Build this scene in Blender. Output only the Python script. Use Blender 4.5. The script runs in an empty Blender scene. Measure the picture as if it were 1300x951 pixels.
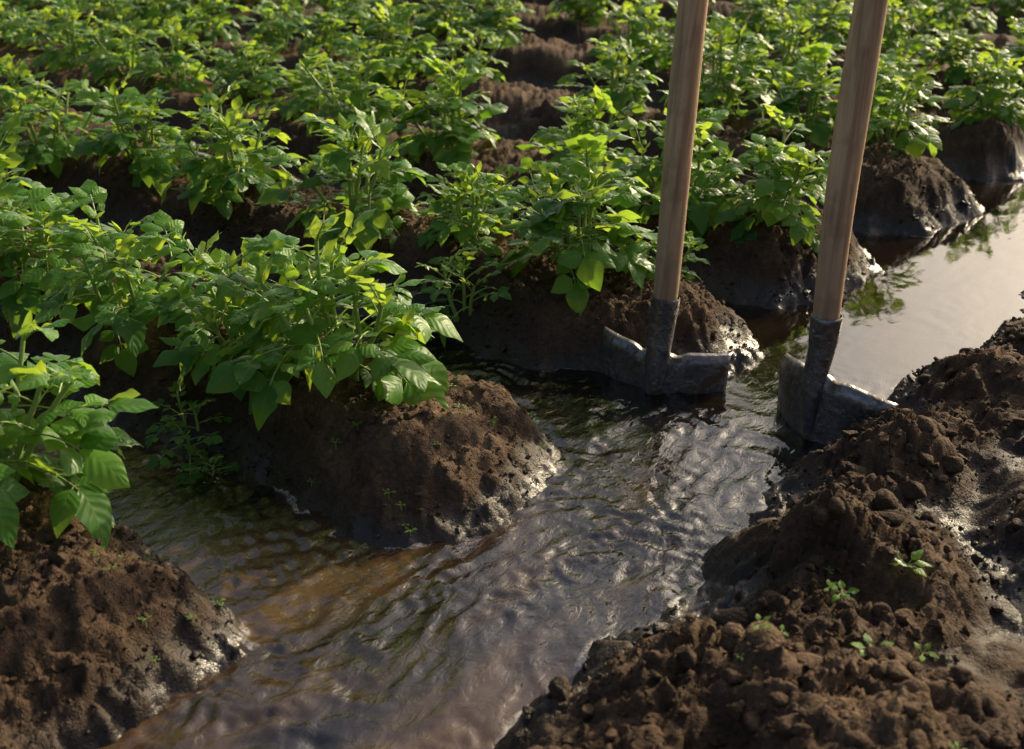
import bpy, math, random
import numpy as np
from mathutils import Vector, Matrix
rng=np.random.default_rng(7); random.seed(7)
scene=bpy.context.scene

# ------------------------------------------------------------------ noise
_perm=np.random.default_rng(3).permutation(1024)
def _h(ix,iy,k=0):
    return _perm[(_perm[(ix+k*57)&1023]+iy)&1023]
def perlin(x,y,k=0):
    ix=np.floor(x).astype(np.int64); iy=np.floor(y).astype(np.int64)
    fx=x-ix; fy=y-iy
    ux=fx*fx*fx*(fx*(fx*6-15)+10); uy=fy*fy*fy*(fy*(fy*6-15)+10)
    def g(dx,dy):
        a=_h(ix+dx,iy+dy,k)*(2*math.pi/1024)
        return np.cos(a)*(fx-dx)+np.sin(a)*(fy-dy)
    a=g(0,0)*(1-ux)+g(1,0)*ux; b=g(0,1)*(1-ux)+g(1,1)*ux
    return (a*(1-uy)+b*uy)*1.5
def fbm(x,y,o=4,k=0):
    r=0;a=1;f=1;t=0
    for i in range(o):
        r=r+a*perlin(x*f+i*17.3,y*f-i*9.1,k+i); t+=a; a*=.5; f*=2.03
    return r/t
def worley(x,y,k=0):
    ix=np.floor(x).astype(np.int64); iy=np.floor(y).astype(np.int64)
    d1=np.full(x.shape,9.); d2=np.full(x.shape,9.); idm=np.zeros(x.shape)
    for dx in(-1,0,1):
        for dy in(-1,0,1):
            h=_h(ix+dx,iy+dy,k); px=ix+dx+h/1024.; py=iy+dy+_perm[(h+11)&1023]/1024.
            d=np.hypot(px-x,py-y); m=d<d1
            d2=np.where(m,d1,np.minimum(d2,d)); idm=np.where(m,_perm[(h+77)&1023]/1024.,idm); d1=np.where(m,d,d1)
    return d1,d2,idm
def sst(a,b,x):
    t=np.clip((x-a)/(b-a),0,1); return t*t*(3-2*t)
def lin(a,b,x):
    t=np.clip((x-a)/(b-a),0,1); return .5*t+.5*t*t*(3-2*t)

# ------------------------------------------------------------------ field frame: s along ditch, r along crop rows
OX,OY=.055,1.53
ES=(.636,.772); ER=(-.772,.636)
def to_sr(x,y):
    dx=x-OX; dy=y-OY
    return dx*ES[0]+dy*ES[1], dx*ER[0]+dy*ER[1]
def to_xy(s,r): return OX+s*ES[0]+r*ER[0], OY+s*ES[1]+r*ER[1]
ROWS=[-2.3,-1.75,-1.21,-.69,-.12,.40,.89,1.42]
while ROWS[-1]<60: ROWS.append(ROWS[-1]+.54)
i0=-2.3
while i0>-12: i0-=.55; ROWS.insert(0,i0)
ROWS=np.array(ROWS)

def height(x,y):
    s0,r0=to_sr(x,y)
    w1=fbm(x*3.1,y*3.1,3,5); w2=fbm(x*3.1+40,y*3.1,3,9)
    v1=fbm(x*14,y*14,4,15); v2=fbm(x*14+9,y*14,4,19)
    s=s0+.06*w1+.028*v1; r=r0+.05*w2+.028*v2
    j=np.clip(np.searchsorted(ROWS,s),1,len(ROWS)-1)
    ds=np.minimum(np.abs(s-ROWS[j-1]),np.abs(s-ROWS[j]))
    mid=(ROWS[j-1]+ROWS[j])/2
    lo=np.where((mid<.25),-.045,-.02)
    rend=np.where(mid<-.2,1.3,np.where(mid<.25,.55,.16))
    floor=lo+(.020-lo)*sst(rend-.15,rend+.2,r)
    top=.104+.035*fbm(x*4.3,y*4.3,3,21)
    prof=1-lin(.09,.236,ds)
    ridge=floor+(top-floor)*prof
    s_,r_=s0,r0
    def blob(cs,cr,a,b): return np.exp(-(((s_-cs)/a)**2+((r_-cr)/b)**2))
    left=-.06+(ridge+.06)*lin(-.095,.085,r)
    left=left-.10*blob(.26,.04,.10,.08)-.10*blob(.235,.13,.075,.06)
    # spoil heap thrown out of the ditch
    lump=fbm(x*4.8+3,y*4.8,3,31)
    bank=.078+.075*lump
    bank=bank-.07*blob(.22,-.52,.13,.075)-.06*blob(-.06,-.66,.16,.09)-.05*blob(.85,-.52,.3,.12)
    bank=bank+.03*blob(.20,-.41,.07,.06)+.03*blob(-.05,-.45,.12,.07)+.02*blob(.45,-.42,.1,.07)
    bank=bank*(1-.5*sst(1.2,3,-r_))
    off=.022*(1-sst(-.5,-.05,s_))
    right=-.06+(bank+.06)*lin(.190,.41,-r-off)
    h=np.where(r0>-.12,left,right)
    isR=(r0<-.12)
    hollow=blob(.22,-.52,.14,.08)+blob(-.06,-.66,.17,.09)+blob(.85,-.52,.3,.13)
    tread=np.maximum(0,np.sin((s_*.8+r_*.6)*190))*np.clip(hollow-.35,0,1)
    rough=sst(-.025,.02,h)*(1-.85*np.clip(hollow,0,1)*isR)
    rough=rough*(.55+.45*sst(-.25,.25,fbm(x*5,y*5,2,44)))
    smooth_slope=blob(-.25,-.33,.28,.07)*isR
    rough=rough*(1-.6*np.clip(smooth_slope,0,1))
    flo=(1-prof)*(r0>.1); rough=rough*(1-.35*flo)
    d1,d2,idm=worley(x*19+1.1*v1,y*19+1.1*v2,3)
    e1,e2,ide=worley(x*52+.9*v1,y*52,8)
    g1,g2,idg=worley(x*118,y*118,12)
    near=1-sst(5,10,np.hypot(x,y))
    fine=1-sst(2.6,3.6,np.hypot(x,y))
    clod=(.7+1.3*isR)
    fac=((idm-.5)*.011+(np.clip(d2-d1,0,.3)/.3)*.009*idm)*clod
    det=fac+.0065*(np.clip(e2-e1,0,.4)/.4)*ide*1.7+fine*.0032*(np.clip(g2-g1,0,.4)/.4)*idg*1.8+.013*np.abs(fbm(x*26,y*26,4,61))+.005*fbm(x*90,y*90,2,64)*fine
    h=h+rough*det*near*1.1+(1-rough)*.0025*fbm(x*30,y*30,3,71)*near-.004*tread
    h=h+.008*fbm(x*9,y*9,2,77)*near-.006*rough
    h=h+(h<-.02)*.012*np.abs(fbm(x*18,y*18,4,83))
    return h,rough

def grid_axis(a,b,lo,hi,st,gr):
    c=list(np.arange(a,b,st)); 
    up=[];v=b;d=st
    while v<hi: up.append(v); d*=gr; v+=d
    dn=[];v=a;d=st
    while v>lo: d*=gr; v-=d; dn.append(v)
    return np.array(dn[::-1]+c+up)

def mesh_from_np(name,V,F,mats,smooth=True):
    me=bpy.data.meshes.new(name)
    n=F.shape[1]
    me.vertices.add(len(V)); me.vertices.foreach_set('co',np.asarray(V,dtype=np.float32).ravel())
    me.loops.add(F.size); me.loops.foreach_set('vertex_index',F.astype(np.int32).ravel())
    me.polygons.add(len(F)); me.polygons.foreach_set('loop_start',np.arange(0,F.size,n,dtype=np.int32))
    me.polygons.foreach_set('loop_total',np.full(len(F),n,dtype=np.int32))
    me.polygons.foreach_set('use_smooth',np.full(len(F),smooth))
    me.update(calc_edges=True)
    for m in mats: me.materials.append(m)
    return me
def link(name,me,parent=None):
    o=bpy.data.objects.new(name,me); scene.collection.objects.link(o)
    if parent: o.parent=parent
    return o
def attr(me,name,vals):
    a=me.attributes.new(name,'FLOAT','POINT'); a.data.foreach_set('value',np.asarray(vals,dtype=np.float32))

# ------------------------------------------------------------------ materials
def newmat(n):
    m=bpy.data.materials.new(n); m.use_nodes=True; nt=m.node_tree
    return m,nt,nt.nodes,nt.links,nt.nodes['Principled BSDF']
def N(nodes,t,**k):
    n=nodes.new(t)
    for a,b in k.items():
        if a in n.inputs.keys(): n.inputs[a].default_value=b
        else: setattr(n,a,b)
    return n
def ramp(nodes,pts):
    r=nodes.new('ShaderNodeValToRGB'); cr=r.color_ramp
    while len(cr.elements)<len(pts): cr.elements.new(.5)
    for e,(p,c) in zip(cr.elements,pts): e.position=p; e.color=c if len(c)==4 else (*c,1)
    return r
def mathn(nodes,links,op,a,b=None,c=None,clamp=False):
    n=nodes.new('ShaderNodeMath'); n.operation=op; n.use_clamp=clamp
    for i,v in enumerate((a,b,c)):
        if v is None: continue
        if isinstance(v,(int,float)): n.inputs[i].default_value=v
        else: links.new(v,n.inputs[i])
    return n.outputs[0]
def mixc(nodes,links,f,a,b):
    n=nodes.new('ShaderNodeMix'); n.data_type='RGBA'
    for i,v in((0,f),(6,a),(7,b)):
        if isinstance(v,(int,float)): n.inputs[i].default_value=v
        elif isinstance(v,tuple): n.inputs[i].default_value=v if len(v)==4 else (*v,1)
        else: links.new(v,n.inputs[i])
    return n.outputs[2]

def soil_material(name):
    m,nt,nd,lk,p=newmat(name)
    tc=N(nd,'ShaderNodeNewGeometry')
    pos=tc.outputs['Position']
    n1=N(nd,'ShaderNodeTexNoise',Scale=7.,Detail=3.,Roughness=.65); lk.new(pos,n1.inputs['Vector'])
    n2=N(nd,'ShaderNodeTexNoise',Scale=150.,Detail=3.,Roughness=.75); lk.new(pos,n2.inputs['Vector'])
    sep=N(nd,'ShaderNodeSeparateXYZ'); lk.new(pos,sep.inputs[0])
    z=mathn(nd,lk,'ADD',sep.outputs[2],mathn(nd,lk,'MULTIPLY_ADD',n1.outputs[0],.12,-.06))
    mr=N(nd,'ShaderNodeMapRange'); mr.inputs[1].default_value=.015; mr.inputs[2].default_value=.105
    lk.new(z,mr.inputs[0]); dry=mr.outputs[0]
    drycol=ramp(nd,[(.34,(.042,.026,.016)),(.52,(.094,.058,.034)),(.68,(.19,.122,.073))]); 
    mx=mathn(nd,lk,'ADD',mathn(nd,lk,'MULTIPLY',n1.outputs[0],.5),mathn(nd,lk,'MULTIPLY',n2.outputs[0],.5)); lk.new(mx,drycol.inputs[0])
    wetcol=ramp(nd,[(.3,(.012,.008,.0052)),(.7,(.034,.022,.014))]); lk.new(mx,wetcol.inputs[0])
    c=mixc(nd,lk,dry,wetcol.outputs[0],drycol.outputs[0]); lk.new(c,p.inputs['Base Color'])
    z2=mathn(nd,lk,'ADD',sep.outputs[2],mathn(nd,lk,'MULTIPLY_ADD',n1.outputs[0],.14,-.07))
    mw=N(nd,'ShaderNodeMapRange'); mw.inputs[1].default_value=.01; mw.inputs[2].default_value=.065; lk.new(z2,mw.inputs[0])
    rr=mathn(nd,lk,'MULTIPLY_ADD',mw.outputs[0],.52,.30)
    rr2=mathn(nd,lk,'ADD',rr,mathn(nd,lk,'MULTIPLY_ADD',n2.outputs[0],.3,-.15),clamp=True); lk.new(rr2,p.inputs['Roughness'])
    lk.new(mathn(nd,lk,'MULTIPLY_ADD',mw.outputs[0],-.35,.5),p.inputs['Specular IOR Level'])
    b1=N(nd,'ShaderNodeBump',Strength=1.,Distance=.006); lk.new(n2.outputs[0],b1.inputs['Height'])
    lk.new(mathn(nd,lk,'MULTIPLY_ADD',mw.outputs[0],.65,.35),b1.inputs['Strength'])
    lk.new(b1.outputs[0],p.inputs['Normal'])
    return m
M_soil=soil_material('soil')

def water_material():
    m,nt,nd,lk,p=newmat('muddy_water')
    nd.remove(p)
    uv=N(nd,'ShaderNodeUVMap',uv_map='sr'); U=uv.outputs[0]
    sep=N(nd,'ShaderNodeSeparateXYZ'); lk.new(U,sep.inputs[0])
    mp=N(nd,'ShaderNodeMapping'); mp.inputs['Scale'].default_value=(.5,1,1); lk.new(U,mp.inputs[0])
    nB=N(nd,'ShaderNodeTexNoise',Scale=60.,Detail=3.,Roughness=.6,Distortion=1.4); lk.new(mp.outputs[0],nB.inputs['Vector'])
    nC=N(nd,'ShaderNodeTexNoise',Scale=6.,Detail=4.,Roughness=.6,Distortion=.8); lk.new(mp.outputs[0],nC.inputs['Vector'])
    mr=N(nd,'ShaderNodeMapRange'); mr.inputs[1].default_value=.6; mr.inputs[2].default_value=.1; mr.inputs[3].default_value=.05; mr.inputs[4].default_value=1.
    lk.new(sep.outputs[0],mr.inputs[0]); turb=mr.outputs[0]
    b2=N(nd,'ShaderNodeBump',Distance=.004); lk.new(nB.outputs[0],b2.inputs['Height']); lk.new(mathn(nd,lk,'MULTIPLY',turb,.5),b2.inputs['Strength'])
    nrm=b2.outputs[0]
    mr2=N(nd,'ShaderNodeMapRange'); mr2.inputs[1].default_value=.15; mr2.inputs[2].default_value=-.45; mr2.inputs[3].default_value=-.20; mr2.inputs[4].default_value=.13
    lk.new(sep.outputs[0],mr2.inputs[0])
    f=mathn(nd,lk,'ADD',nC.outputs[0],mr2.outputs[0])
    cr=ramp(nd,[(.25,(.010,.0075,.005)),(.47,(.028,.018,.010)),(.70,(.18,.104,.050))]); lk.new(f,cr.inputs[0])
    dp=N(nd,'ShaderNodeAttribute',attribute_name='depth')
    nF=N(nd,'ShaderNodeTexNoise',Scale=9.,Detail=3.); lk.new(U,nF.inputs['Vector'])
    nG=N(nd,'ShaderNodeTexVoronoi',Scale=260.); lk.new(U,nG.inputs['Vector'])
    near=N(nd,'ShaderNodeMapRange'); near.inputs[1].default_value=.008; near.inputs[2].default_value=.001; lk.new(dp.outputs['Fac'],near.inputs[0])
    msk=mathn(nd,lk,'MULTIPLY',near.outputs[0],mathn(nd,lk,'GREATER_THAN',nF.outputs[0],.57))
    msk=mathn(nd,lk,'MULTIPLY',msk,mathn(nd,lk,'MULTIPLY',nG.outputs[0],1.3,clamp=True))
    c=mixc(nd,lk,msk,cr.outputs[0],(.45,.41,.36))
    df=N(nd,'ShaderNodeBsdfDiffuse'); lk.new(c,df.inputs[0])
    tp=N(nd,'ShaderNodeBsdfTransparent'); tp.inputs[0].default_value=(.86,.68,.46,1)
    under=N(nd,'ShaderNodeMixShader'); lk.new(df.outputs[0],under.inputs[1]); lk.new(tp.outputs[0],under.inputs[2])
    lk.new(mathn(nd,lk,'MULTIPLY_ADD',msk,-.5,.5),under.inputs[0])
    gl=N(nd,'ShaderNodeBsdfGlossy'); gl.inputs['Roughness'].default_value=.035; lk.new(nrm,gl.inputs['Normal'])
    fr=N(nd,'ShaderNodeFresnel',IOR=2.0); lk.new(nrm,fr.inputs['Normal'])
    mx=N(nd,'ShaderNodeMixShader'); lk.new(fr.outputs[0],mx.inputs[0]); lk.new(under.outputs[0],mx.inputs[1]); lk.new(gl.outputs[0],mx.inputs[2])
    lk.new(mx.outputs[0],nd['Material Output'].inputs[0])
    return m
M_water=water_material()

def leaf_material():
    m,nt,nd,lk,p=newmat('potato_leaf'); nd.remove(p)
    a=N(nd,'ShaderNodeAttribute',attribute_name='rnd'); ag=N(nd,'ShaderNodeAttribute',attribute_name='age')
    lu=N(nd,'ShaderNodeAttribute',attribute_name='lu'); lv=N(nd,'ShaderNodeAttribute',attribute_name='lv')
    f=mathn(nd,lk,'ADD',mathn(nd,lk,'MULTIPLY',a.outputs['Fac'],.60),mathn(nd,lk,'MULTIPLY',ag.outputs['Fac'],.32))
    cr=ramp(nd,[(.05,(.030,.115,.022)),(.45,(.070,.205,.028)),(.8,(.135,.30,.036)),(1,(.20,.36,.05))]); lk.new(f,cr.inputs[0])
    absu=mathn(nd,lk,'ABSOLUTE',lu.outputs['Fac'])
    ph=mathn(nd,lk,'SUBTRACT',mathn(nd,lk,'MULTIPLY',lv.outputs['Fac'],34.),mathn(nd,lk,'MULTIPLY',absu,9.))
    sn=mathn(nd,lk,'SINE',ph); vein=mathn(nd,lk,'MAXIMUM',mathn(nd,lk,'MULTIPLY_ADD',sn,1.,-.85),0.)
    mid=mathn(nd,lk,'LESS_THAN',absu,.05)
    vv=mathn(nd,lk,'MAXIMUM',mathn(nd,lk,'MULTIPLY',vein,4.),mid,clamp=True)
    c=mixc(nd,lk,mathn(nd,lk,'MULTIPLY',vv,.28),cr.outputs[0],(.22,.38,.10))
    df=N(nd,'ShaderNodeBsdfDiffuse'); lk.new(c,df.inputs[0])
    gl=N(nd,'ShaderNodeBsdfGlossy',Roughness=.42)
    b=N(nd,'ShaderNodeBump',Strength=.5,Distance=.001); lk.new(mathn(nd,lk,'MULTIPLY_ADD',sn,.5,mathn(nd,lk,'MULTIPLY',mid,-.7)),b.inputs['Height']); lk.new(b.outputs[0],gl.inputs['Normal']); lk.new(b.outputs[0],df.inputs['Normal'])
    fr=N(nd,'ShaderNodeFresnel',IOR=1.42)
    m1=N(nd,'ShaderNodeMixShader'); lk.new(fr.outputs[0],m1.inputs[0]); lk.new(df.outputs[0],m1.inputs[1]); lk.new(gl.outputs[0],m1.inputs[2])
    tr=N(nd,'ShaderNodeBsdfTranslucent'); tc=mixc(nd,lk,f,(.24,.50,.03),(.64,.76,.06)); lk.new(tc,tr.inputs[0])
    mx=N(nd,'ShaderNodeMixShader'); mx.inputs[0].default_value=.45
    lk.new(m1.outputs[0],mx.inputs[1]); lk.new(tr.outputs[0],mx.inputs[2])
    lk.new(mx.outputs[0],nd['Material Output'].inputs[0])
    return m
M_leaf=leaf_material()
M_stem,_,_nd,_lk,_p=newmat('potato_stem'); _p.inputs['Base Color'].default_value=(.24,.34,.08,1); _p.inputs['Roughness'].default_value=.45

def wood_material():
    m,nt,nd,lk,p=newmat('weathered_wood')
    tc=N(nd,'ShaderNodeTexCoord')
    mp=N(nd,'ShaderNodeMapping'); mp.inputs['Scale'].default_value=(60,60,3.2); lk.new(tc.outputs['Object'],mp.inputs[0])
    n=N(nd,'ShaderNodeTexNoise',Scale=1.8,Detail=6.,Roughness=.65,Distortion=.6); lk.new(mp.outputs[0],n.inputs['Vector'])
    n2=N(nd,'ShaderNodeTexNoise',Scale=11.,Detail=6.,Roughness=.6); lk.new(tc.outputs['Object'],n2.inputs['Vector'])
    cr=ramp(nd,[(.3,(.28,.165,.09)),(.5,(.54,.345,.195)),(.7,(.68,.465,.28))]); lk.new(n.outputs[0],cr.inputs[0])
    sep=N(nd,'ShaderNodeSeparateXYZ'); lk.new(tc.outputs['Object'],sep.inputs[0])
    mr=N(nd,'ShaderNodeMapRange'); mr.inputs[1].default_value=.40; mr.inputs[2].default_value=.12; lk.new(mathn(nd,lk,'ADD',sep.outputs[2],mathn(nd,lk,'MULTIPLY_ADD',n2.outputs[0],.4,-.2)),mr.inputs[0])
    c=mixc(nd,lk,mathn(nd,lk,'MULTIPLY',mr.outputs[0],.6),cr.outputs[0],(.15,.09,.058))
    gr=ramp(nd,[(.53,(0,0,0)),(.64,(1,1,1))]); lk.new(n2.outputs[0],gr.inputs[0])
    c=mixc(nd,lk,mathn(nd,lk,'MULTIPLY',gr.outputs[0],.55),c,(.20,.125,.08))
    vk=N(nd,'ShaderNodeTexVoronoi',Scale=14.); mp2=N(nd,'ShaderNodeMapping'); mp2.inputs['Scale'].default_value=(1,1,.45); lk.new(tc.outputs['Object'],mp2.inputs[0]); lk.new(mp2.outputs[0],vk.inputs['Vector'])
    kn=ramp(nd,[(.05,(1,1,1)),(.12,(0,0,0))]); lk.new(vk.outputs[0],kn.inputs[0])
    c=mixc(nd,lk,mathn(nd,lk,'MULTIPLY',kn.outputs[0],.8),c,(.06,.034,.02))
    lk.new(c,p.inputs['Base Color']); p.inputs['Roughness'].default_value=.55
    b=N(nd,'ShaderNodeBump',Strength=.6,Distance=.0018); lk.new(n.outputs[0],b.inputs['Height']); lk.new(b.outputs[0],p.inputs['Normal'])
    return m
M_wood=wood_material()
def metal_material():
    m,nt,nd,lk,p=newmat('muddy_steel')
    tc=N(nd,'ShaderNodeTexCoord')
    n=N(nd,'ShaderNodeTexNoise',Scale=22.,Detail=6.,Roughness=.65); lk.new(tc.outputs['Object'],n.inputs['Vector'])
    n2=N(nd,'ShaderNodeTexNoise',Scale=140.,Detail=4.,Roughness=.6); lk.new(tc.outputs['Object'],n2.inputs['Vector'])
    mk=ramp(nd,[(.50,(0,0,0)),(.60,(1,1,1))]); lk.new(n.outputs[0],mk.inputs[0])
    st=ramp(nd,[(.3,(.10,.10,.11)),(.7,(.28,.26,.25))]); lk.new(n2.outputs[0],st.inputs[0])
    c=mixc(nd,lk,mk.outputs[0],st.outputs[0],(.060,.036,.022)); lk.new(c,p.inputs['Base Color'])
    lk.new(mathn(nd,lk,'MULTIPLY_ADD',mk.outputs[0],-.8,.8,clamp=True),p.inputs['Metallic'])
    lk.new(mathn(nd,lk,'MULTIPLY_ADD',mk.outputs[0],.35,.30),p.inputs['Roughness'])
    h=mathn(nd,lk,'ADD',mathn(nd,lk,'MULTIPLY',mk.outputs[0],.8),mathn(nd,lk,'MULTIPLY',n2.outputs[0],.4))
    b=N(nd,'ShaderNodeBump',Strength=.6,Distance=.0025); lk.new(h,b.inputs['Height']); lk.new(b.outputs[0],p.inputs['Normal'])
    return m
M_metal=metal_material()

# ------------------------------------------------------------------ ground sheet
xs=grid_axis(-1.25,1.35,-90,90,.0045,1.03)
ys=grid_axis(.75,2.5,-20,130,.0045,1.022)
X,Y=np.meshgrid(xs,ys)
H,R=height(X.ravel(),Y.ravel())
V=np.stack([X.ravel(),Y.ravel(),H],1)
nx,ny=len(xs),len(ys)
I=np.arange(nx*ny).reshape(ny,nx)
F=np.stack([I[:-1,:-1],I[:-1,1:],I[1:,1:],I[1:,:-1]],-1).reshape(-1,4)
ground=link('ground',mesh_from_np('ground',V,F,[M_soil]))
def hz(x,y):
    h,_=height(np.array([float(x)]),np.array([float(y)])); return float(h[0])

# ------------------------------------------------------------------ water sheet with real ripples
ss=np.concatenate([np.arange(-1.2,.7,.0045),np.geomspace(.7,14,330)])
rs=np.arange(-.42,1.5,.0055)
S,Rr=np.meshgrid(ss,rs); S=S.ravel(); Rr=Rr.ravel(); wx,wy=to_xy(S,Rr)
Hh,_=height(wx,wy)
q1=fbm(S*3,Rr*3,2,91); q2=fbm(S*3+9,Rr*3,2,93); q3=fbm(S*4.5+3,Rr*7,3,95)
patch=.5+1.1*sst(-.25,.3,q3)
amp=.07+.93*(1-sst(.1,.6,S))+.25*(1-sst(-.4,.05,S)); amp=amp*(1-.6*sst(.1,.6,Rr))
def ridged(a,b,k): return 1-2*np.abs(perlin(a,b,k))
# current streaks: long along the flow, short across; sheared by the large swirls
sw=2.6*q1; sx=2.6*q2
zz=.0026*ridged(S*7+sw,Rr*15+sx,101)+.0017*patch*ridged(S*18+2*sx,Rr*34+2*sw,103)+.0020*perlin(S*5,Rr*7,105)
zz=zz+.0009*patch*ridged(S*38+4*q1,Rr*56+4*q2,107)
for cs,cr,wl,dc,a in [(.28,-.11,.030,.30,.0011),(.12,.22,.024,.22,.0009),(-.42,.12,.027,.28,.0011),(-.02,-.02,.031,.28,.0010)]:
    d=np.hypot(S-cs,Rr-cr)+.06*q1; zz=zz+a*np.sin(d*2*math.pi/wl)*np.exp(-d/dc)*np.clip(.3+1.6*q3,0,1)
zz=zz*amp
WV=np.stack([wx,wy,zz],1)
I=np.arange(S.size).reshape(len(rs),len(ss))
F=np.stack([I[:-1,:-1],I[:-1,1:],I[1:,1:],I[1:,:-1]],-1).reshape(-1,4)
F=F[(Hh[F].min(1)<.006)]
wm=mesh_from_np('ditch_water',WV,F,[M_water]); attr(wm,'depth',-Hh)
uvl=wm.uv_layers.new(name='sr'); vi=F.ravel()
uvl.data.foreach_set('uv',np.stack([S[vi],Rr[vi]],1).astype(np.float32).ravel())
water=link('ditch_water',wm)

# ------------------------------------------------------------------ clods
import bmesh
def ico(sub):
    bm=bmesh.new(); bmesh.ops.create_icosphere(bm,subdivisions=sub,radius=1)
    v=np.array([p.co[:] for p in bm.verts]); f=np.array([[q.index for q in t.verts] for t in bm.faces]); bm.free(); return v,f
def clods(name,pts,rad,sub,jit=.05):
    v,f=ico(sub); n=len(pts); nv=len(v)
    dirs=rng.normal(size=(n,7,3)); dirs/=np.linalg.norm(dirs,axis=2)[...,None]
    cut=rng.uniform(.4,.85,(n,7))
    P=np.repeat(v[None],n,0)
    for k in range(7):
        d=np.einsum('nvj,nj->nv',P,dirs[:,k]); ov=np.maximum(0,d-cut[:,k,None])
        P=P-ov[...,None]*dirs[:,k][:,None,:]
    P+=rng.normal(scale=jit,size=P.shape)
    sc=rng.uniform(.65,1.25,(n,1,3)); sc[...,2]*=.75
    P=P*sc*rad[:,None,None]+pts[:,None,:]
    FF=(f[None]+np.arange(n)[:,None,None]*nv).reshape(-1,3)
    return link(name,mesh_from_np(name,P.reshape(-1,3),FF,[M_soil],smooth=(sub>1)))
def scatter(n,x0,x1,y0,y1,minh,dens,rmin=.3,right=False):
    x=rng.uniform(x0,x1,n); y=rng.uniform(y0,y1,n); h,r=height(x,y)
    nn=fbm(x*6,y*6,3,99); s_,r_=to_sr(x,y)
    k=(h>minh)&(r>rmin)&(nn>dens)&(rng.uniform(0,1,n)<.25+r)
    if right: k=k&(r_<-.25)
    return x[k],y[k],h[k]
x,y,h=scatter(60000,-1.3,1.3,.75,2.7,.010,-.25,.22)
rad=np.clip(rng.lognormal(math.log(.0021),.55,len(x)),.001,.008)
clods('soil_crumbs',np.stack([x,y,h+rad*.2],1),rad,1)
x,y,h=scatter(1800,-1.2,1.2,.8,2.4,.045,-.05)
x2,y2,h2=scatter(2200,-.1,1.2,.8,2.2,.03,-.2,.4,True)
rad=np.concatenate([np.clip(rng.lognormal(math.log(.0060),.4,len(x)),.004,.014),np.clip(rng.lognormal(math.log(.0080),.5,len(x2)),.003,.026)])
x=np.concatenate([x,x2]);y=np.concatenate([y,y2]);h=np.concatenate([h,h2])
clods('soil_clods',np.stack([x,y,h-rad*.05],1),rad,3,.03)

# ------------------------------------------------------------------ plants
class Geo:
    def __init__(s): s.leaf=[]; s.tv=[];s.tf=[];s.n=0
    def tube(s,pts,r0,r1,k=5):
        pts=np.array(pts); n=len(pts); t=np.gradient(pts,axis=0); t/=np.linalg.norm(t,axis=1,keepdims=True)+1e-9
        a=np.cross(t,[.3,.1,1.]); bad=np.linalg.norm(a,axis=1)<.15; a[bad]=np.cross(t[bad],[1,0,0]); a/=np.linalg.norm(a,axis=1,keepdims=True); b=np.cross(t,a)
        rr=np.linspace(r0,r1,n)[:,None,None]; an=np.arange(k)*2*math.pi/k
        ring=pts[:,None,:]+rr*(np.cos(an)[None,:,None]*a[:,None,:]+np.sin(an)[None,:,None]*b[:,None,:])
        s.tv.append(ring.reshape(-1,3)); i=np.arange(n*k).reshape(n,k); j=np.roll(i,-1,axis=1)
        s.tf.append(np.stack([i[:-1],j[:-1],j[1:],i[1:]],-1).reshape(-1,4)+s.n); s.n+=n*k
    def leaflet(s,P,D,Nn,L,W,age): s.leaf.append((P,D,Nn,L,W,age))
def unit(v): return v/(np.linalg.norm(v)+1e-9)
UP=np.array([0,0,1.])
def compound_leaf(g,P,az,el,Lr,size,age,R):
    d=np.array([math.cos(az)*math.cos(el),math.sin(az)*math.cos(el),math.sin(el)])
    pts=[P]; n=6; p=P.copy(); dd=d.copy(); frames=[]
    droop=R.uniform(.08,.20)*(1.2-age*.7)
    for i in range(n):
        dd=unit(dd-UP*droop); p=p+dd*Lr/n; pts.append(p.copy()); frames.append(dd.copy())
    g.tube(pts,.0017,.0009,4)
    dd=frames[-1]; side=unit(np.cross(dd,UP)); nn=unit(np.cross(side,dd))
    roll=R.normal(0,.25); nn=unit(nn+side*roll)
    g.leaflet(p,unit(dd+R.normal(0,.1,3)),nn,size*1.2,size*.84,age)
    npair=2 if R.random()<.55 else 3
    for k in range(npair):
        f=.90-.29*k; idx=f*n; i=min(int(idx),n-1); q=pts[i]+(pts[i+1]-pts[i])*(idx-i); dr=frames[i]
        sd=unit(np.cross(dr,UP)); nr=unit(np.cross(sd,dr))
        sz=size*(.93-.20*k)
        for sg in(-1,1):
            ld=unit(sd*sg*R.uniform(.8,1.)+dr*R.uniform(.35,.7)+nr*R.uniform(-.05,.35))
            ln=unit(nr+sd*sg*R.normal(-.1,.35)+dr*R.normal(0,.25))
            pet=q+ld*.006; g.tube([q,pet],.0009,.0007,3)
            g.leaflet(pet,ld,ln,sz*R.uniform(.85,1.08),sz*.71*R.uniform(.9,1.1),age)
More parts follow.
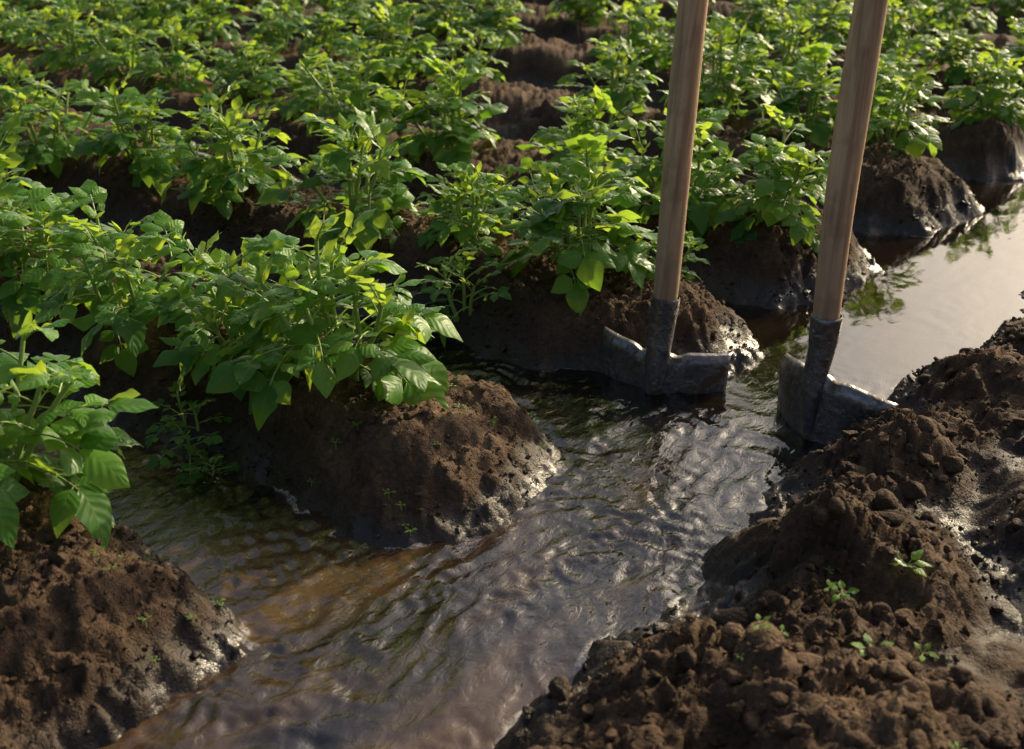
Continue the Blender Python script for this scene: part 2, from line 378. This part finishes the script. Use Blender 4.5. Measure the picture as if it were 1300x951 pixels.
def leaf_arrays(g,R):
    nr,nc=9,5
    v=np.linspace(0,1,nr); u=np.linspace(-1,1,nc)
    vv,uu=np.meshgrid(v,u,indexing='ij'); vv=vv.ravel();uu=uu.ravel()
    prof=np.sin(np.pi*np.clip(vv,0.012,.993)**.74)**.92
    n=len(g.leaf)
    P=np.array([l[0] for l in g.leaf]);D=np.array([l[1] for l in g.leaf]);Nn=np.array([l[2] for l in g.leaf])
    L=np.array([l[3] for l in g.leaf])[:,None];W=np.array([l[4] for l in g.leaf])[:,None];age=np.array([l[5] for l in g.leaf])
    S=np.cross(D,Nn); S/=np.linalg.norm(S,axis=1,keepdims=True)+1e-9; Nn=np.cross(S,D)
    fold=R.uniform(.05,.50,(n,1)); dr=R.uniform(-.05,.55,(n,1)); ph=R.uniform(0,6.28,(n,1)); wv=R.uniform(.03,.11,(n,1)); tw=R.normal(0,.28,(n,1))
    hw=W/2*prof[None]
    x=uu[None]*hw*(1+.02*np.sin(vv[None]*15+ph)*np.abs(uu[None])); y=vv[None]*L
    x=x+(R.normal(0,.08,(n,1))*L)*vv[None]**2
    z=fold*np.abs(uu[None])**1.3*hw-dr*L*vv[None]**2+wv*hw*np.sin(vv[None]*10+ph+uu[None]*1.5)*np.abs(uu[None])*2+tw*x*vv[None]
    z=z-.35*hw*(np.abs(uu[None])**3)
    pos=P[:,None,:]+x[...,None]*S[:,None,:]+y[...,None]*D[:,None,:]+z[...,None]*Nn[:,None,:]
    i=np.arange(nr*nc).reshape(nr,nc); f=np.stack([i[:-1,:-1],i[:-1,1:],i[1:,1:],i[1:,:-1]],-1).reshape(-1,4)
    F=(f[None]+np.arange(n)[:,None,None]*nr*nc).reshape(-1,4)
    return pos.reshape(-1,3),F,np.tile(uu,n),np.tile(vv,n),np.repeat(R.uniform(0,1,n),nr*nc),np.repeat(age,nr*nc)
def finish_plant(g,name,R):
    LV,LF,lu,lv,rn,ag=leaf_arrays(g,R)
    TV=np.concatenate(g.tv); TF=np.concatenate(g.tf)+len(LV)
    V=np.concatenate([LV,TV]); F=np.concatenate([LF,TF]); z=np.zeros(len(TV))
    me=mesh_from_np(name,V,F,[M_leaf,M_stem])
    mi=np.zeros(len(F),dtype=np.int32); mi[len(LF):]=1; me.polygons.foreach_set('material_index',mi)
    attr(me,'lu',np.concatenate([lu,z+1]));attr(me,'lv',np.concatenate([lv,z]));attr(me,'rnd',np.concatenate([rn,z]));attr(me,'age',np.concatenate([ag,z]))
    return me
def potato(seed,nst=7,Hs=.20,size=.054):
    R=np.random.default_rng(seed); g=Geo()
    for k in range(nst):
        az=k*2.4+R.normal(0,.35); lean=R.uniform(.12,.78) if k else .05
        d=unit(np.array([math.cos(az)*math.sin(lean),math.sin(az)*math.sin(lean),math.cos(lean)]))
        Ls=Hs*R.uniform(.65,1.12)*(1-.12*lean); b=np.array([math.cos(az),math.sin(az),0])*R.uniform(.005,.025)-UP*.01
        pts=[b]; p=b.copy(); n=8; dd=d.copy()
        for i in range(n):
            dd=unit(dd+UP*.07+R.normal(0,.06,3)); p=p+dd*Ls/n; pts.append(p.copy())
        g.tube(pts,.0048,.0028,6)
        la=R.uniform(0,6.28)
        nl=R.integers(6,8)
        for j in range(nl):
            f=.34+.64*j/(nl-1); idx=f*n; i=min(int(idx),n-1); q=pts[i]+(pts[i+1]-pts[i])*(idx-i)
            la+=2.4+R.normal(0,.3); t=j/(nl-1)
            a=math.atan2(math.sin(la)+.7*math.sin(az)*(1-t),math.cos(la)+.7*math.cos(az)*(1-t))
            el=R.uniform(.15,.7)+.5*t
            compound_leaf(g,q,a,el,(.096-.042*t)*R.uniform(.85,1.15),size*(1-.36*t)*R.uniform(.75,1.15),t*R.uniform(.6,1),R)
        for j in range(3):
            a=R.uniform(0,6.28); e=R.uniform(.8,1.3)
            dd2=np.array([math.cos(a)*math.cos(e),math.sin(a)*math.cos(e),math.sin(e)])
            g.leaflet(pts[-1],dd2,unit(np.cross(np.cross(dd2,UP),dd2)),size*.6,size*.33,1.)
    return finish_plant(g,'potato_plant',R)
PROTO=[potato(100+i,nst=7+i%2,Hs=.185+.012*(i%4)) for i in range(7)]
SMALL=[potato(200+i,nst=3,Hs=.11,size=.036) for i in range(3)]

def place(me,x,y,sc,parent=None,rot=None,name='potato_plant',tilt=0.08,zoff=0):
    o=link(name,me,parent); o.location=(x,y,hz(x,y)-.004+zoff)
    o.rotation_euler=(random.uniform(-tilt,tilt),random.uniform(-tilt,tilt),random.uniform(0,6.28) if rot is None else rot)
    o.scale=(sc*random.uniform(.95,1.08),sc*random.uniform(.95,1.08),sc*random.uniform(.92,1.08)); return o
near=[ # row A
 (-.61,1.25,1.05,0),(-.86,1.36,1.0,3),(-1.06,1.52,1.,5),
 # row B
 (-.235,1.585,1.04,1),(-.385,1.65,.80,4),(-.575,1.755,.88,2),(-.77,1.95,.92,6),(-.96,2.09,.95,0),(-1.16,2.26,1.,3),
 # row C
 (.115,2.03,.92,5),(.250,2.05,.45,2),(-.083,2.13,.64,3),(-.30,2.27,.98,4),(-.56,2.46,.86,1),(-.79,2.64,.88,6),(-1.04,2.79,.88,2),
 # row D
 (.50,2.29,.90,6),(.33,2.40,.95,1),(.14,2.54,.84,4),(-.14,2.80,.88,5),(-.38,2.98,.85,2),
 # row E
 (.86,2.84,.95,2),(.70,2.96,.95,5),(.50,3.10,.92,3)]
for x,y,sc,k in near: place(PROTO[k],x,y,sc)
for x,y,sc,k in [(-.085,1.985,.9,0),(-.445,1.56,.6,1),(-.02,2.36,.9,2),(-.42,1.50,.45,2)]: place(SMALL[k],x,y,sc)
crop=bpy.data.objects.new('potato_crop_rows',None); scene.collection.objects.link(crop)
for c in ROWS:
    if c>9 or c<-3: continue
    r=.14+random.uniform(0,.08)
    rmax=6.5 if c>-.7 else 3.0
    while r<rmax:
        s=c+random.gauss(0,.02); x,y=to_xy(s,r)
        near_ok=all((x-a[0])**2+(y-a[1])**2>.2**2 for a in near)
        zone=(c<1.6 and r<1.0 and -.8<c)
        if near_ok and not (zone and y<3.1 and x>-1.0) and y>.9 and y<8.5 and abs(x)<4.2 and random.random()>.09 and not(c<-.7 and x>-.75):
            place(PROTO[random.randrange(7)],x,y,random.uniform(.66,.94),crop,name='crop_plant')
        r+=random.uniform(.20,.30)
# weeds
def weed(seed,n,L):
    R=np.random.default_rng(seed); g=Geo(); g.tube([np.zeros(3)-UP*.004,np.array([.002,0,.012])],.0009,.0007,4)
    for k in range(n):
        a=k*2.4+R.uniform(0,.5); e=R.uniform(.2,.7); d=np.array([math.cos(a)*math.cos(e),math.sin(a)*math.cos(e),math.sin(e)])
        st=np.array([.002,0,.011]); q=st+d*L*.5; g.tube([st,q],.0006,.0005,3); g.leaflet(q,d,unit(np.cross(np.cross(d,UP),d)),L,L*.62,R.uniform(.5,1))
    return finish_plant(g,'weed_seedling',R)
WD=[weed(1,7,.016),weed(2,4,.009),weed(3,5,.013)]
for x,y,k,sc in [(.426,1.14,0,1.1),(.34,1.08,2,.9),(.35,.99,2,1.1),(.235,.99,1,1.),(.406,1.02,1,1.1),(.33,1.1,1,.8)]:
    place(WD[k],x,y,sc,name='weed_seedling',zoff=.006)
wd=bpy.data.objects.new('tiny_sprouts',None); scene.collection.objects.link(wd)
for i in range(46):
    if i<26: s=random.uniform(-.3,.05); r=random.uniform(.0,.2)
    elif i<36: s=random.uniform(-.75,-.5); r=random.uniform(.0,.2)
    else: s=random.uniform(-.4,.5); r=random.uniform(-.9,-.35)
    x,y=to_xy(s,r); z=hz(x,y)
    if z>.015: place(WD[1],x,y,random.uniform(.4,.8),wd,name='sprout',zoff=.004)

# ------------------------------------------------------------------ shovels
def shovel(loc,yaw,sock_top,shoulder,lean,lenh,drop=0.,pitch=0.):
    root=bpy.data.objects.new('shovel',None); scene.collection.objects.link(root)
    root.location=(loc[0],loc[1],0); root.rotation_euler=(pitch,lean,0)
    W=.206; L=.27
    nu,nv=41,34
    V=[];
    for j in range(nv):
        v=j/(nv-1)
        for i in range(nu):
            u=-1+2*i/(nu-1); au=abs(u)
            wid=W/2*(1-.03*v)*math.sqrt(max(0.0,1-max(0,(v-.45)/.56)**2.2))
            topz=shoulder-.007*math.exp(-((au-.27)/.10)**2)-drop*au**1.3
            x=u*wid; z=topz-v*(L+topz-shoulder)
            y=.042*u*u-.008+.012*v
            rg=math.exp(-(u/.13)**2)*(1-v)**1.5*.017
            y-=rg
            if j==0: y+=.014; z-=.002
            if j==1: y+=.006; z+=.003
            V.append((x,y,z))
    I=np.arange(nu*nv).reshape(nv,nu); F=np.stack([I[:-1,:-1],I[1:,:-1],I[1:,1:],I[:-1,1:]],-1).reshape(-1,4)
    bl=link('blade',mesh_from_np('blade',np.array(V),F,[M_metal]),root); bl.rotation_euler=(0,0,yaw)
    so=bl.modifiers.new('s','SOLIDIFY'); so.thickness=.0022; so.offset=0
    k=20
    prof=[(sock_top+.002,.0205,.0205,0),(sock_top,.0225,.0225,0),(sock_top-.006,.0222,.0222,0),(sock_top-.03,.0212,.0212,0),(shoulder+.035,.0195,.019,-.001),(shoulder+.012,.019,.017,-.004),(shoulder-.01,.0195,.014,-.009),(shoulder-.04,.017,.011,-.012),(shoulder-.075,.013,.008,-.011),(shoulder-.11,.007,.004,-.007)]
    P=[]
    for z,rx,ry,yo in prof:
        for i in range(k):
            a=2*math.pi*i/k; w=1+.03*math.sin(3*a+z*90)
            P.append((rx*w*math.cos(a),ry*w*math.sin(a)+yo,z))
    I=np.arange(len(prof)*k).reshape(-1,k); J=np.roll(I,-1,axis=1)
    F=np.stack([I[:-1],I[1:],J[1:],J[:-1]],-1).reshape(-1,4)
    sk=link('socket',mesh_from_np('socket',np.array(P),F,[M_metal]),root); sk.rotation_euler=(0,0,yaw)
    s2=sk.modifiers.new('ss','SUBSURF'); s2.levels=1; s2.render_levels=1
    n=40;k=24;P=[]
    for j in range(n):
        t=j/(n-1); z=sock_top-.03+t*(lenh)
        rad=.0178+.0030*min(1,t*5)-.001*t+.0004*math.sin(t*23+loc[0]*30)
        if j>n-4: rad*=(1,.93,.7)[j-(n-3)]
        cx=.005*math.sin(t*6+loc[0]*9)-.005*math.sin(loc[0]*9); cy=.003*math.sin(t*7)
        for i in range(k):
            a=2*math.pi*i/k; P.append((cx+rad*math.cos(a)*(1+.02*math.sin(2*a+t*6)),cy+rad*math.sin(a),z))
    P.append((cx,cy,z+.003))
    I=np.arange(n*k).reshape(n,k); J=np.roll(I,-1,axis=1)
    F=[tuple(q) for q in np.stack([I[:-1],J[:-1],J[1:],I[1:]],-1).reshape(-1,4)]
    F+=[(int(I[-1,i]),int(J[-1,i]),n*k) for i in range(k)]
    me=bpy.data.meshes.new('handle'); me.from_pydata(P,[],[tuple(int(q) for q in f) for f in F]); me.materials.append(M_wood)
    for pl in me.polygons: pl.use_smooth=True
    link('handle',me,root)
    for sg in(-1,1):
        bm=bmesh.new(); bmesh.ops.create_uvsphere(bm,u_segments=10,v_segments=6,radius=.004)
        m2=bpy.data.meshes.new('rivet'); bm.to_mesh(m2); bm.free(); m2.materials.append(M_metal)
        rv=link('rivet',m2,root); rv.location=(sg*.0215*math.cos(yaw+1.57),sg*.0215*math.sin(yaw+1.57),sock_top-.018)
    return root
shovel((.222,1.765),math.radians(-22),.155,.070,math.radians(3.3),1.05)
shovel((.430,1.605),math.radians(-55),.190,.112,math.radians(.9),1.05,drop=.026)

# ------------------------------------------------------------------ sun, sky, camera
EL=math.radians(26); a=math.radians(46); sdir=Vector((math.cos(a)*math.cos(EL),math.sin(a)*math.cos(EL),math.sin(EL)))
sd=bpy.data.lights.new('sun','SUN'); sd.energy=5.0; sd.angle=math.radians(.6); sd.color=(1,.85,.57)
so=bpy.data.objects.new('sun',sd); scene.collection.objects.link(so); so.rotation_euler=sdir.to_track_quat('Z','Y').to_euler(); so.location=(4,3,4)
w=bpy.data.worlds.new('World'); scene.world=w; w.use_nodes=True; nt=w.node_tree
sky=nt.nodes.new('ShaderNodeTexSky'); sky.sky_type='NISHITA'; sky.sun_disc=False; sky.sun_elevation=EL; sky.dust_density=7.; sky.air_density=1.
sky.sun_rotation=math.atan2(sdir.x,sdir.y)
nt.links.new(sky.outputs[0],nt.nodes['Background'].inputs[0]); nt.nodes['Background'].inputs[1].default_value=.15
cd=bpy.data.cameras.new('camera'); cam=bpy.data.objects.new('camera',cd); scene.collection.objects.link(cam)
cam.location=(0,0,.85); cam.rotation_euler=(math.radians(90-25),0,0)
cd.lens=44.3; cd.sensor_width=36; cd.clip_end=500; cd.clip_start=.05
cd.dof.use_dof=True; cd.dof.focus_distance=1.8; cd.dof.aperture_fstop=7.
scene.camera=cam
scene.view_settings.view_transform='Standard'; scene.view_settings.look='None'; scene.view_settings.exposure=0
